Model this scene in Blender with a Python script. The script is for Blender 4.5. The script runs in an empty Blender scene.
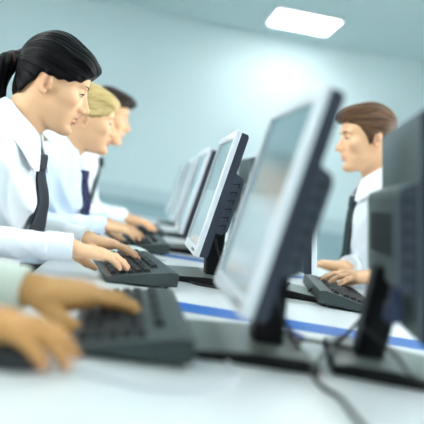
import bpy, bmesh, math, random
import numpy as np
from mathutils import Vector, Matrix
random.seed(7)
S = bpy.context.scene
COL = S.collection
PI = math.pi
V3 = lambda *a: np.array(a, float)

# ------------------------------------------------------------------ materials
def lin(c):
    return tuple(((v/255)/12.92 if v/255 <= .04045 else ((v/255+.055)/1.055)**2.4) for v in c)
def mat(name, rgb, rough=.5, metal=0, spec=.5, bump=None, var=None, emit=None, coat=0, attr=None, noshade=False):
    """bump=(scale,strength)  var=(scale,amount)  rgb is sRGB 0-255"""
    m = bpy.data.materials.new(name); m.use_nodes = True
    nt = m.node_tree; b = nt.nodes['Principled BSDF']
    c = lin(rgb) + (1,)
    b.inputs['Base Color'].default_value = c
    b.inputs['Roughness'].default_value = rough
    b.inputs['Metallic'].default_value = metal
    b.inputs['Specular IOR Level'].default_value = spec
    b.inputs['Coat Weight'].default_value = coat
    b.inputs['Coat Roughness'].default_value = .12
    if emit:
        b.inputs['Emission Color'].default_value = lin(emit[0]) + (1,)
        b.inputs['Emission Strength'].default_value = emit[1]
    tc = nt.nodes.new('ShaderNodeTexCoord')
    src = None
    if attr:
        a = nt.nodes.new('ShaderNodeAttribute'); a.attribute_name = attr
        src = a.outputs['Color']
        nt.links.new(src, b.inputs['Base Color'])
    if var:
        n = nt.nodes.new('ShaderNodeTexNoise'); n.inputs['Scale'].default_value = var[0]; n.inputs['Detail'].default_value = 4
        nt.links.new(tc.outputs['Object'], n.inputs['Vector'])
        mx = nt.nodes.new('ShaderNodeMixRGB'); mx.blend_type = 'MULTIPLY'; mx.inputs['Fac'].default_value = 1
        rp = nt.nodes.new('ShaderNodeMapRange'); rp.inputs['To Min'].default_value = 1-var[1]; rp.inputs['To Max'].default_value = 1+var[1]
        nt.links.new(n.outputs['Fac'], rp.inputs['Value'])
        if src: nt.links.new(src, mx.inputs['Color1'])
        else: mx.inputs['Color1'].default_value = c
        nt.links.new(rp.outputs['Result'], mx.inputs['Color2'])
        nt.links.new(mx.outputs['Color'], b.inputs['Base Color'])
    if bump:
        n = nt.nodes.new('ShaderNodeTexNoise'); n.inputs['Scale'].default_value = bump[0]; n.inputs['Detail'].default_value = 3
        nt.links.new(tc.outputs['Object'], n.inputs['Vector'])
        bp = nt.nodes.new('ShaderNodeBump'); bp.inputs['Strength'].default_value = bump[1]; bp.inputs['Distance'].default_value = .002
        nt.links.new(n.outputs['Fac'], bp.inputs['Height'])
        nt.links.new(bp.outputs['Normal'], b.inputs['Normal'])
    return m
def hair_mat(name, dark, light, rough=.38, spec=.22):
    m = bpy.data.materials.new(name); m.use_nodes = True
    nt = m.node_tree; b = nt.nodes['Principled BSDF']
    a = nt.nodes.new('ShaderNodeAttribute'); a.attribute_name = 'strand'
    n = nt.nodes.new('ShaderNodeTexNoise'); n.inputs['Scale'].default_value = 1; n.inputs['Detail'].default_value = 5
    nt.links.new(a.outputs['Vector'], n.inputs['Vector'])
    r = nt.nodes.new('ShaderNodeValToRGB')
    r.color_ramp.elements[0].position = .36; r.color_ramp.elements[0].color = lin(dark)+(1,)
    r.color_ramp.elements[1].position = .66; r.color_ramp.elements[1].color = lin(light)+(1,)
    nt.links.new(n.outputs['Fac'], r.inputs['Fac']); nt.links.new(r.outputs['Color'], b.inputs['Base Color'])
    bp = nt.nodes.new('ShaderNodeBump'); bp.inputs['Strength'].default_value = .5; bp.inputs['Distance'].default_value = .003
    nt.links.new(n.outputs['Fac'], bp.inputs['Height']); nt.links.new(bp.outputs['Normal'], b.inputs['Normal'])
    b.inputs['Roughness'].default_value = rough; b.inputs['Specular IOR Level'].default_value = spec
    return m
def grille_mat(name, rgb, scale=420):
    m = mat(name, rgb, .5, spec=.3)
    nt = m.node_tree; b = nt.nodes['Principled BSDF']
    tc = nt.nodes.new('ShaderNodeTexCoord')
    ck = nt.nodes.new('ShaderNodeTexChecker'); ck.inputs['Scale'].default_value = scale
    nt.links.new(tc.outputs['Object'], ck.inputs['Vector'])
    ck.inputs['Color1'].default_value = lin(rgb)+(1,); ck.inputs['Color2'].default_value = lin([v*.75 for v in rgb])+(1,)
    nt.links.new(ck.outputs['Color'], b.inputs['Base Color'])
    bp = nt.nodes.new('ShaderNodeBump'); bp.inputs['Strength'].default_value = .4; bp.inputs['Distance'].default_value = .001
    nt.links.new(ck.outputs['Fac'], bp.inputs['Height']); nt.links.new(bp.outputs['Normal'], b.inputs['Normal'])
    return m

M = {}
M['wall'] = mat('wall_paint', (226,240,241), .85, bump=(60,.05))
M['ceil'] = mat('ceiling_paint', (210,228,228), .9, bump=(90,.05))
M['floor'] = mat('floor_carpet', (186,197,199), .95, bump=(400,.3), var=(80,.1))
M['trim'] = mat('trim_white', (206,222,226), .5)
M['ledge'] = mat('ledge_bluegrey', (170,196,202), .6)
M['desk'] = mat('desk_white_laminate', (212,216,216), .28, bump=(30,.02))
M['stripe'] = mat('desk_blue_inlay', (2,92,172), .4, spec=.25)
M['steel'] = mat('desk_steel', (150,155,160), .4, .8)
M['silver'] = mat('bezel_silver_plastic', (212,217,221), .38, .05)
M['dark'] = grille_mat('monitor_dark_ribbed_plastic', (54,59,74), 330)
M['rear'] = mat('monitor_rear_plastic', (98,110,111), .5, spec=.3, bump=(300,.08))
M['side'] = mat('monitor_side_shaded', (66,72,84), .5, spec=.3, bump=(300,.08))  # darker copy of the rear plastic: shade on the cover ends put into colour
M['slot'] = mat('vent_slot_black', (14,15,18), .7)
M['neck'] = mat('monitor_stand_plastic', (11,12,14), .55, spec=.25)
M['base'] = mat('monitor_base_plastic', (104,114,108), .34, bump=(200,.04))
M['vga'] = mat('connector_blue_plastic', (18,30,66), .4)
M['kb'] = mat('keyboard_plastic', (54,63,64), .45, spec=.35, bump=(250,.05))
M['key'] = mat('key_plastic', (32,36,39), .45, spec=.35)
M['cable'] = mat('cable_black_rubber', (22,24,26), .45)
M['cableblue'] = mat('cable_blue_rubber', (30,90,190), .4)
M['cablewhite'] = mat('cable_pale_rubber', (205,210,214), .45)
M['mousedark'] = mat('mouse_dark_plastic', (38,40,44), .35)
M['mouselight'] = mat('mouse_pale_plastic', (205,222,216), .3)
M['shirt'] = mat('shirt_white_cotton', (238,242,246), .8, spec=.2, bump=(160,.12))
M['shirtblue'] = mat('shirt_pale_blue_cotton', (222,234,248), .8, spec=.2, bump=(160,.12))
M['shirtcream'] = mat('shirt_cream_cotton', (226,232,220), .8, spec=.2, bump=(160,.12))
M['tieblack'] = mat('tie_charcoal_fabric', (44,48,58), .6, bump=(900,.5), var=(900,.25))
M['tienavy'] = mat('tie_navy_fabric', (24,34,78), .6, bump=(900,.3))
M['tiedark'] = mat('tie_dark_green_fabric', (26,44,46), .6, bump=(900,.3))
M['trousers'] = mat('trousers_dark_wool', (30,33,40), .85, bump=(300,.2))
M['shoe'] = mat('shoe_black_leather', (18,18,20), .3)
M['chairfab'] = mat('chair_dark_fabric', (40,46,56), .9, bump=(400,.3))
M['chairpl'] = mat('chair_black_plastic', (22,22,24), .4)
M['skin'] = mat('skin', (225,180,150), .48, spec=.35, attr='Col', bump=(250,.04))
b_ = M['skin'].node_tree.nodes['Principled BSDF']
M['eyewhite'] = mat('eye_white', (225,222,218), .2)
M['iris'] = mat('eye_iris', (48,36,28), .15)
M['hairblack'] = hair_mat('hair_black', (5,5,6), (16,15,17), .36, .09)
M['hairblond'] = hair_mat('hair_blond', (150,122,70), (222,198,140), .45)
M['hairdark'] = hair_mat('hair_dark_brown', (22,17,15), (62,48,40), .45)
M['hairbrown'] = hair_mat('hair_brown', (50,32,20), (112,78,50), .45)
M['lash'] = mat('lash_dark', (26,20,18), .7)
M['browblond'] = mat('brow_light_brown', (120,92,62), .8)
M['brow'] = mat('brow_dark_brown', (62,46,38), .8)
M['tieband'] = mat('hair_elastic', (70,34,32), .7)
M['frame'] = mat('window_frame_white', (230,233,235), .4)
m = mat('lamp_diffuser', (255,255,255), .5, emit=((250,253,255), 11)); M['lamp'] = m
m = bpy.data.materials.new('window_glass'); m.use_nodes = True
nt = m.node_tree; nt.nodes.clear()
o_ = nt.nodes.new('ShaderNodeOutputMaterial'); t_ = nt.nodes.new('ShaderNodeBsdfTransparent'); g_ = nt.nodes.new('ShaderNodeBsdfGlossy')
g_.inputs['Roughness'].default_value = .02
x_ = nt.nodes.new('ShaderNodeMixShader'); f_ = nt.nodes.new('ShaderNodeFresnel')
nt.links.new(f_.outputs[0], x_.inputs[0]); nt.links.new(t_.outputs[0], x_.inputs[1]); nt.links.new(g_.outputs[0], x_.inputs[2]); nt.links.new(x_.outputs[0], o_.inputs[0])
M['glass'] = m
# lit LCD screen: flat desktop colour with a paler document window (object coordinates)
def screen_mat():
    m = mat('screen_lit_lcd', (60,70,74), .16, spec=.5)
    nt = m.node_tree; b = nt.nodes['Principled BSDF']
    tc = nt.nodes.new('ShaderNodeTexCoord'); sp = nt.nodes.new('ShaderNodeSeparateXYZ')
    nt.links.new(tc.outputs['UV'], sp.inputs[0])
    def step(sock, lo, hi):
        a = nt.nodes.new('ShaderNodeMath'); a.operation = 'GREATER_THAN'; nt.links.new(sock, a.inputs[0]); a.inputs[1].default_value = lo
        c = nt.nodes.new('ShaderNodeMath'); c.operation = 'LESS_THAN'; nt.links.new(sock, c.inputs[0]); c.inputs[1].default_value = hi
        d = nt.nodes.new('ShaderNodeMath'); d.operation = 'MULTIPLY'; nt.links.new(a.outputs[0], d.inputs[0]); nt.links.new(c.outputs[0], d.inputs[1])
        return d.outputs[0]
    d = nt.nodes.new('ShaderNodeMath'); d.operation = 'MULTIPLY'
    nt.links.new(step(sp.outputs[0], .0, 1.), d.inputs[0]); nt.links.new(step(sp.outputs[1], .0, .52), d.inputs[1])
    mx = nt.nodes.new('ShaderNodeMixRGB')
    mx.inputs['Color1'].default_value = lin((118,160,170))+(1,); mx.inputs['Color2'].default_value = lin((176,206,212))+(1,)
    nt.links.new(d.outputs[0], mx.inputs['Fac']); nt.links.new(mx.outputs['Color'], b.inputs['Emission Color'])
    b.inputs['Emission Strength'].default_value = .4
    return m
M['screen'] = screen_mat()

# ------------------------------------------------------------------ object helpers
def tag(o, label, cat, group=None):
    o['label'] = label; o['category'] = cat
    if group: o['group'] = group
    return o
def link(name, me, parent=None, mats=()):
    o = bpy.data.objects.new(name, me); COL.objects.link(o)
    for m_ in mats: me.materials.append(m_)
    if parent: o.parent = parent
    return o
def empty(name, loc, rz=0):
    o = bpy.data.objects.new(name, None); COL.objects.link(o); o.empty_display_size = .05
    o.location = loc; o.rotation_euler = (0, 0, rz); return o
def bm_obj(name, bm, mats, parent=None, smooth=False, bevel=0):
    if bevel:
        bmesh.ops.bevel(bm, geom=bm.edges[:], offset=bevel, segments=2, affect='EDGES', clamp_overlap=True)
    bmesh.ops.recalc_face_normals(bm, faces=bm.faces[:])
    me = bpy.data.meshes.new(name); bm.to_mesh(me); bm.free()
    if smooth: me.polygons.foreach_set('use_smooth', [True]*len(me.polygons))
    return link(name, me, parent, mats if isinstance(mats, (list, tuple)) else [mats])
def add_box(bm, lo, hi, mi=0, fn=None):
    lo, hi = np.array(lo, float), np.array(hi, float)
    vs = []
    for i in range(8):
        p = [hi[k] if (i >> k) & 1 else lo[k] for k in range(3)]
        if fn: p = fn(*p)
        vs.append(bm.verts.new(p))
    for f in ((0,2,3,1),(4,5,7,6),(0,1,5,4),(2,6,7,3),(0,4,6,2),(1,3,7,5)):
        fc = bm.faces.new([vs[i] for i in f]); fc.material_index = mi
    return vs
def box(name, lo, hi, m, parent=None, bevel=0, fn=None):
    bm = bmesh.new(); add_box(bm, lo, hi, 0, fn)
    return bm_obj(name, bm, m, parent, False, bevel)
def prism(bm, prof, y0, y1, mi=0, fn=None):
    """profile of (x,z) points extruded along y"""
    A, B = [], []
    for x, z in prof:
        A.append(bm.verts.new(fn(x, y0, z) if fn else (x, y0, z))); B.append(bm.verts.new(fn(x, y1, z) if fn else (x, y1, z)))
    n = len(prof)
    for f in [A, B[::-1]] + [[A[i], A[(i+1) % n], B[(i+1) % n], B[i]] for i in range(n)]:
        fc = bm.faces.new(f); fc.material_index = mi
def catmull(pts, n=10):
    P = [np.array(p, float) for p in pts]; P = [2*P[0]-P[1]] + P + [2*P[-1]-P[-2]]
    out = []
    for i in range(1, len(P)-2):
        for t in np.linspace(0, 1, n, endpoint=False):
            a, b, c, d = P[i-1:i+3]
            out.append(.5*((2*b)+(c-a)*t+(2*a-5*b+4*c-d)*t*t+(3*b-a-3*c+d)*t**3))
    out.append(P[-2]); return out
def add_tube(bm, path, rad, seg=8, mi=0):
    n = len(path); rads = rad if hasattr(rad, '__len__') else [rad]*n
    rings = []; prev = None
    for i, p in enumerate(path):
        t = path[min(i+1, n-1)]-path[max(i-1, 0)]; t = t/(np.linalg.norm(t)+1e-9)
        if prev is None:
            u = np.cross(t, V3(0, 0, 1));
            if np.linalg.norm(u) < .1: u = np.cross(t, V3(1, 0, 0))
        else: u = prev - t*(prev@t)
        u /= np.linalg.norm(u); prev = u; w = np.cross(t, u)
        rings.append([bm.verts.new(p+rads[i]*(math.cos(a)*u+math.sin(a)*w)) for a in np.linspace(0, 2*PI, seg, endpoint=False)])
    for i in range(n-1):
        for k in range(seg):
            f = bm.faces.new([rings[i][k], rings[i][(k+1) % seg], rings[i+1][(k+1) % seg], rings[i+1][k]]); f.material_index = mi; f.smooth = True
    for r in (rings[0][::-1], rings[-1]):
        f = bm.faces.new(r); f.material_index = mi
def tube(name, pts, rad, m, parent=None, n=10, seg=8):
    bm = bmesh.new(); add_tube(bm, catmull(pts, n), rad, seg)
    return bm_obj(name, bm, m, parent, True)
def struct(o): o['kind'] = 'structure'; return o
def copy_tree(o, parent=None):
    c = o.copy(); COL.objects.link(c)
    if parent: c.parent = parent
    for ch in list(o.children): copy_tree(ch, c)
    return c

# ------------------------------------------------------------------ signed distance modelling
def smin(a, b, k):
    h = np.maximum(k-np.abs(a-b), 0)/k
    return np.minimum(a, b)-h*h*k*.25
def smax(a, b, k): return -smin(-a, -b, k)
def f_cap(a, b, ra, rb):
    a, b = np.array(a, float), np.array(b, float); ba = b-a; L2 = ba@ba+1e-12
    def f(p):
        t = np.clip((p-a)@ba/L2, 0, 1)
        q = p-a-t[:, None]*ba
        return np.sqrt((q*q).sum(1))-(ra+t*(rb-ra))
    return f
def f_ell(c, r, R=None):
    c, r = np.array(c, float), np.array(r, float)
    def f(p):
        q = p-c
        if R is not None: q = q@R
        k0 = np.sqrt(((q/r)**2).sum(1)); k1 = np.sqrt(((q/(r*r))**2).sum(1))+1e-9
        return k0*(k0-1)/k1
    return f
def f_box(c, h, rd, R=None):
    c, h = np.array(c, float), np.array(h, float)-rd
    def f(p):
        q = p-c
        if R is not None: q = q@R
        q = np.abs(q)-h
        return np.sqrt((np.maximum(q, 0)**2).sum(1))+np.minimum(q.max(1), 0)-rd
    return f
class Field:
    def __init__(s): s.P = []; s.post = None
    def add(s, f, c, rad, op='u', k=.01): s.P.append((f, np.array(c, float), rad, op, k)); return s
    def cap(s, a, b, ra, rb=None, op='u', k=.01):
        rb = ra if rb is None else rb
        a, b = np.array(a, float), np.array(b, float)
        return s.add(f_cap(a, b, ra, rb), (a+b)/2, np.linalg.norm(a-b)/2+max(ra, rb), op, k)
    def ell(s, c, r, R=None, op='u', k=.01): return s.add(f_ell(c, r, R), c, max(r), op, k)
    def box(s, c, h, rd, R=None, op='u', k=.01): return s.add(f_box(c, h, rd, R), c, float(np.linalg.norm(h)), op, k)
    def ev(s, p, prims=None):
        d = np.full(len(p), 1.)
        for f, c, rad, op, k in (s.P if prims is None else prims):
            e = f(p)
            if op == 'u': d = smin(d, e, k)
            elif op == 's': d = smax(d, -e, k)
        if s.post is not None: d = s.post(d, p)
        return d
    def mesh(s, h):
        un = [q for q in s.P if q[3] == 'u']
        lo = np.min([q[1]-q[2] for q in un], 0)-3*h; hi = np.max([q[1]+q[2] for q in un], 0)+3*h
        B = 14; bs = B*h; nb = np.ceil((hi-lo)/bs).astype(int)
        G = np.stack(np.meshgrid(*[np.arange(k) for k in nb], indexing='ij'), -1).reshape(-1, 3)
        cen = lo+(G+.5)*bs; brad = bs*.5*1.7321
        near = np.zeros(len(G), bool)
        for f, c, rad, op, k in un: near |= np.linalg.norm(cen-c, axis=1) < rad+brad
        G, cen = G[near], cen[near]
        d = s.ev(cen); keep = np.abs(d) < brad*1.5+.006
        G, cen = G[keep], cen[keep]
        N = (nb*B).astype(np.int64)
        cid = lambda ijk: (ijk[..., 0]*N[1]+ijk[..., 1])*N[2]+ijk[..., 2]
        ax = np.arange(B+1)
        loc = np.stack(np.meshgrid(ax, ax, ax, indexing='ij'), -1).reshape(-1, 3)
        ids, pos, quads = [], [], []
        corners = [(i, j, k) for i in (0, 1) for j in (0, 1) for k in (0, 1)]
        edges = [(a, b) for a in range(8) for b in range(a+1, 8) if sum(x != y for x, y in zip(corners[a], corners[b])) == 1]
        for g, c in zip(G, cen):
            pr = [q for q in s.P if np.linalg.norm(c-q[1]) < q[2]+brad+q[4]+.004]
            p = lo+(g*B+loc)*h
            D = s.ev(p, pr).reshape(B+1, B+1, B+1)
            neg = D < 0
            if neg.all() or not neg.any(): continue
            cs = [D[i:i+B, j:j+B, k:k+B] for i, j, k in corners]
            sg = np.stack([q < 0 for q in cs]); act = sg.any(0) & ~sg.all(0)
            if act.any():
                I = np.argwhere(act); cv = [q[act] for q in cs]
                acc = np.zeros((len(I), 3)); cnt = np.zeros(len(I))
                for a, b in edges:
                    va, vb = cv[a], cv[b]; x = (va < 0) != (vb < 0)
                    t = np.where(x, va/np.where(x, va-vb, 1), 0)
                    ca, cb = np.array(corners[a]), np.array(corners[b])
                    acc += np.where(x[:, None], ca+t[:, None]*(cb-ca), 0); cnt += x
                ids.append(cid((I+g*B).astype(np.int64))); pos.append(lo+(I+g*B+acc/cnt[:, None])*h)
            for axn in range(3):
                u, v = (axn+1) % 3, (axn+2) % 3
                n0 = neg[:B, :B, :B]
                sl = [slice(0, B)]*3; sl[axn] = slice(1, B+1); n1 = neg[tuple(sl)]
                E = np.argwhere(n0 != n1)
                if not len(E): continue
                flip = n0[tuple(E.T)]
                E = (E+g*B).astype(np.int64)
                du = np.zeros(3, np.int64); du[u] = 1; dv = np.zeros(3, np.int64); dv[v] = 1
                q = np.stack([cid(E-du-dv), cid(E-dv), cid(E), cid(E-du)], 1)
                q[~flip] = q[~flip][:, ::-1]
                quads.append(q)
        ids = np.concatenate(ids); pos = np.concatenate(pos); quads = np.concatenate(quads)
        o = np.argsort(ids); ids, pos = ids[o], pos[o]
        ix = np.searchsorted(ids, quads); ix = np.clip(ix, 0, len(ids)-1)
        ok = (ids[ix] == quads).all(1); ix = ix[ok]
        # light tangential relax
        nv = len(pos); acc = np.zeros((nv, 3)); cnt = np.zeros(nv)
        for a in range(4):
            for b in ((a+1) % 4, (a+3) % 4):
                np.add.at(acc, ix[:, a], pos[ix[:, b]]); np.add.at(cnt, ix[:, a], 1)
        cnt[cnt == 0] = 1
        pos = pos*.5+.5*acc/cnt[:, None]
        return pos, ix
def np_mesh(name, pos, quads, extra=(), origin=None):
    """numpy mesh -> Mesh; extra = list of (verts, faces, material_index)"""
    nq = len(quads); P = [pos]; loops = [quads.reshape(-1)]; ls = [np.full(nq, 4)]; mi = [np.zeros(nq, int)]
    off = len(pos)
    for v, f, k in extra:
        v = np.array(v, float); P.append(v)
        loops.append(np.concatenate([np.array(x)+off for x in f])); ls.append(np.array([len(x) for x in f])); mi.append(np.full(len(f), k)); off += len(v)
    P = np.concatenate(P); loops = np.concatenate(loops); ls = np.concatenate(ls); mi = np.concatenate(mi)
    me = bpy.data.meshes.new(name)
    me.vertices.add(len(P)); me.vertices.foreach_set('co', P.astype(np.float32).ravel())
    me.loops.add(len(loops)); me.loops.foreach_set('vertex_index', loops.astype(np.int32))
    me.polygons.add(len(ls)); me.polygons.foreach_set('loop_start', np.concatenate([[0], np.cumsum(ls)[:-1]]).astype(np.int32))
    me.polygons.foreach_set('material_index', mi.astype(np.int32)); me.polygons.foreach_set('use_smooth', np.ones(len(ls), bool))
    me.update(); me.validate()
    return me
def set_color(me, cols):
    a = me.attributes.new('Col', 'FLOAT_COLOR', 'POINT')
    a.data.foreach_set('color', np.concatenate([cols, np.ones((len(cols), 1))], 1).astype(np.float32).ravel())
def set_vec(me, name, v):
    a = me.attributes.new(name, 'FLOAT_VECTOR', 'POINT'); a.data.foreach_set('vector', v.astype(np.float32).ravel())
def sdf_obj(name, F, h, m, parent):
    p, q = F.mesh(h); return link(name, np_mesh(name, p, q), parent, [m])

# ------------------------------------------------------------------ heads
def make_head_fn(male):
    zt = np.array([-.104, -.098, -.088, -.075, -.06, -.05, -.03, -.015, 0., .02, .035, .05, .07])
    fx = np.array([.074, .083, .0865, .0845, .0865, .0875, .086, .084, .083, .086, .091, .091, .086])
    wy = np.array([.012, .024, .034, .044, .053, .057, .062, .066, .069, .069, .069, .069, .066])
    bx = np.array([.05, .035, .018, .0, -.012, -.018, -.02, -.02, -.02, -.02, -.02, -.02, -.02])
    if male: wy = wy*1.03; wy[:5] *= 1.08; fx[:3] += .002
    cran = f_ell((-.002, 0, .043), (.09, .0745, .0865))
    ear_t = math.radians(12); Re = np.array([[math.cos(ear_t), 0, math.sin(ear_t)], [0, 1, 0], [-math.sin(ear_t), 0, math.cos(ear_t)]]).T
    parts = []
    def A(f, op, k): parts.append((f, op, k))
    A(f_ell((.060, .045, -.012), (.022, .018, .015)), 'u', .022)
    A(f_ell((.080, .027, .031), (.013, .024, .0075)), 'u', .014 if not male else .009)
    A(f_cap((.074, 0, .018), (.084, 0, -.022), .0125, .0175), 'u', .014)
    A(f_ell((.106, .043, .0110), (.026, .021, .0120)), 's', .014)
    A(f_ell((.0765, .0325, .011), (.0134, .0148, .0134)), 'u', .004)          # lids
    A(f_ell((.0915, .0350, .0078), (.0100, .0135, .0046), np.array([[.94, 0, .34], [0, 1, 0], [-.34, 0, .94]]).T), 's', .0015)
    A(f_cap((.0855, 0, .022), (.1085, 0, -.019), .0068, .0082), 'u', .012)
    A(f_ell((.1095, 0, -.0235), (.0105, .0098, .0088)), 'u', .006)
    A(f_ell((.0985, .0118, -.0275), (.0105, .0072, .0075)), 'u', .005)
    A(f_cap((.1085, 0, -.0285), (.0945, 0, -.037), .005, .005), 'u', .005)
    A(f_ell((.1025, .0068, -.0352), (.0055, .0032, .0035)), 's', .003)
    A(f_ell((.0875, 0, -.046), (.0095, .018, .011)), 'u', .012)
    A(f_ell((.0925, 0, -.0515), (.0078, .0195, .0052)), 'u', .004)
    A(f_ell((.0912, 0, -.0630), (.0085, .0170, .0062)), 'u', .004)
    A(f_ell((.1030, 0, -.0572), (.0105, .0225, .0012)), 's', .003)
    A(f_ell((.1, 0, -.0745), (.0135, .022, .0055)), 's', .01)
    A(f_ell((.0785, 0, -.089), (.0160, .021, .0135)), 'u', .014)
    def f(p):
        x, y, z = p.T; ay = np.abs(y)
        q = np.stack([x, ay, z], 1)
        fr = np.interp(z, zt, fx); w = np.interp(z, zt, wy); bk = np.interp(z, zt, bx)
        c = bk+.42*(fr-bk); a = np.where(x > c, fr-c, c-bk+.03)
        n = 2.55
        r = ((np.abs(x-c)/a)**n+(ay/w)**n)**(1/n)
        d = (r-1)*np.minimum(a, w)*.9
        d = smax(d, z-.066, .02); d = smax(d, -.104-z, .012)
        d = smin(d, cran(p), .02)
        for g, op, k in parts:
            e = g(q)
            d = smin(d, e, k) if op == 'u' else smax(d, -e, k)
        # ears
        qe = ((q-V3(-.006, .0725, -.002))@Re.T)/.83
        qe2 = qe.copy(); qe2[:, 1] -= .25*np.maximum(-qe[:, 0]+.004, 0)   # flare out to the back
        disc = np.sqrt((qe2[:, 0]/.0165)**2+(qe2[:, 2]/.0285)**2)
        plate = np.maximum((disc-1)*.016, np.abs(qe2[:, 1]-.002)-.0035)
        ring = np.sqrt(((disc-.9)*.0165)**2+(qe2[:, 1]-.0065)**2)-.0042
        ring = np.where((qe2[:, 0] > .004) & (qe2[:, 2] < .004) & (qe2[:, 2] > -.018), .02, ring)
        ear = smin(plate, ring, .004)
        ear = smin(ear, np.linalg.norm(qe-V3(.005, .004, -.026), axis=1)-.0068, .004)
        ear = smin(ear, np.linalg.norm((qe-V3(.012, .004, -.002))/V3(1, 1, 1.5), axis=1)-.0042, .004)
        ear = smax(ear, -(np.linalg.norm((qe-V3(.003, .0085, -.004))/V3(1, .9, 1.6), axis=1)-.0082), .002)*.83
        return smin(d, ear, .006)
    return f
HEADF = {False: make_head_fn(False), True: make_head_fn(True)}
def rot(yaw, pitch, roll=0):
    """columns = local axes; pitch>0 looks down"""
    cy, sy, cp, sp = math.cos(yaw), math.sin(yaw), math.cos(pitch), math.sin(pitch)
    Rz = np.array([[cy, -sy, 0], [sy, cy, 0], [0, 0, 1]]); Ry = np.array([[cp, 0, sp], [0, 1, 0], [-sp, 0, cp]])
    cr, sr = math.cos(roll), math.sin(roll); Rx = np.array([[1, 0, 0], [0, cr, -sr], [0, sr, cr]])
    return Rz@Ry@Rx
def tube_np(path, rads, seg=6, flat=None):
    bm = bmesh.new(); add_tube(bm, [np.array(p) for p in path], rads, seg)
    bm.verts.ensure_lookup_table(); bm.verts.index_update()
    v = [tuple(q.co) for q in bm.verts]; f = [[q.index for q in fc.verts] for fc in bm.faces]; bm.free()
    return v, f
def sphere_np(c, r, u=16, v=12):
    bm = bmesh.new(); bmesh.ops.create_uvsphere(bm, u_segments=u, v_segments=v, radius=r)
    bm.verts.ensure_lookup_table(); bm.verts.index_update()
    vs = [tuple(np.array(q.co)+c) for q in bm.verts]; f = [[q.index for q in fc.verts] for fc in bm.faces]; bm.free()
    return vs, f

# ------------------------------------------------------------------ hands
def add_hand(F, W, u, n, thumb, size, curl, splay=.10, tcurl=0.):
    """W wrist, u forward, n back-of-hand normal, thumb=+1 when the thumb is on n x u side; returns finger tips"""
    u = np.array(u, float); u /= np.linalg.norm(u); n = np.array(n, float); n -= u*(n@u); n /= np.linalg.norm(n)
    v = np.cross(n, u)*thumb; s = size/.18
    T = lambda a, b, c: W+s*(a*u+b*v+c*n)
    R = np.stack([u, v, n], 1)
    F.ell(T(.050, .002, -.002), s*V3(.056, .040, .0155), R, k=.012*s)
    F.box(T(.058, .0, -.001), s*V3(.034, .038, .012), .0115*s, R, k=.012*s)
    F.cap(T(-.012, 0, 0), T(.02, 0, -.001), .0205*s, .0215*s, k=.012*s)
    F.ell(T(.034, .024, -.009), s*V3(.03, .016, .014), R, k=.012*s)
    bases = [(.091, .0285, .001), (.096, .0095, .003), (.092, -.0095, .002), (.083, -.0275, -.001)]
    lens = [.070, .078, .073, .058]; rad = [.0088, .009, .0086, .0076]
    tips = []
    for i in range(4):
        p = T(*bases[i]); sp = splay*(1.5-i)*.6
        F.cap(T(.04, bases[i][1]*.7, 0), p, .010*s, rad[i]*1.12*s, k=.006*s)
        F.ell(T(bases[i][0]-.002, bases[i][1], bases[i][2]+.004), s*V3(.0105, .0085, .0075), R, k=.006*s)
        ang = 0
        for j, fr in enumerate((.46, .30, .24)):
            c = curl[i][j] if hasattr(curl[i], '__len__') else curl[i]*(.8, 1.15, .6)[j]
            ang += c
            d = math.cos(ang)*(math.cos(sp)*u+math.sin(sp)*v)-math.sin(ang)*n
            q = p+d*lens[i]*fr*s
            r0 = rad[i]*(1, .93, .85)[j]*s; r1 = rad[i]*(.93, .85, .72)[j]*s
            F.cap(p, q, r0, r1, k=.0035*s)
            if j: F.ell(p, V3(1, 1, 1)*r0*1.06, k=.003*s)
            p = q
        tips.append(p)
    p = T(.022, .026, -.010)
    dirs = [(.62, .66, -.32), (.86, .38, -.34-tcurl*.3), (.93, .10, -.30-tcurl*.6)]
    for (a, b, c), L, r0, r1 in zip(dirs, (.044, .034, .027), (.0125, .0108, .0100), (.0108, .0100, .0078)):
        d = a*u+b*v+c*n; d /= np.linalg.norm(d); q = p+d*L*s
        F.cap(p, q, r0*s, r1*s, k=.005*s); p = q
    tips.append(p)
    return tips

# ------------------------------------------------------------------ people
def wr(p, a=1.):
    """fabric folds"""
    x, y, z = p.T
    s1 = np.sin(46*x+18*z+2.2*np.sin(21*y+3)+1.7*np.sin(17*z-9*x))
    s2 = np.sin(33*z-24*y+14*x+2.5*np.sin(15*x+11*y))
    s3 = np.sin(85*x-40*y+30*z+2*np.sin(30*z))
    return a*(.0038*np.abs(s1)+.0042*np.abs(s2)+.0010*s3-.003)

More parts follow.
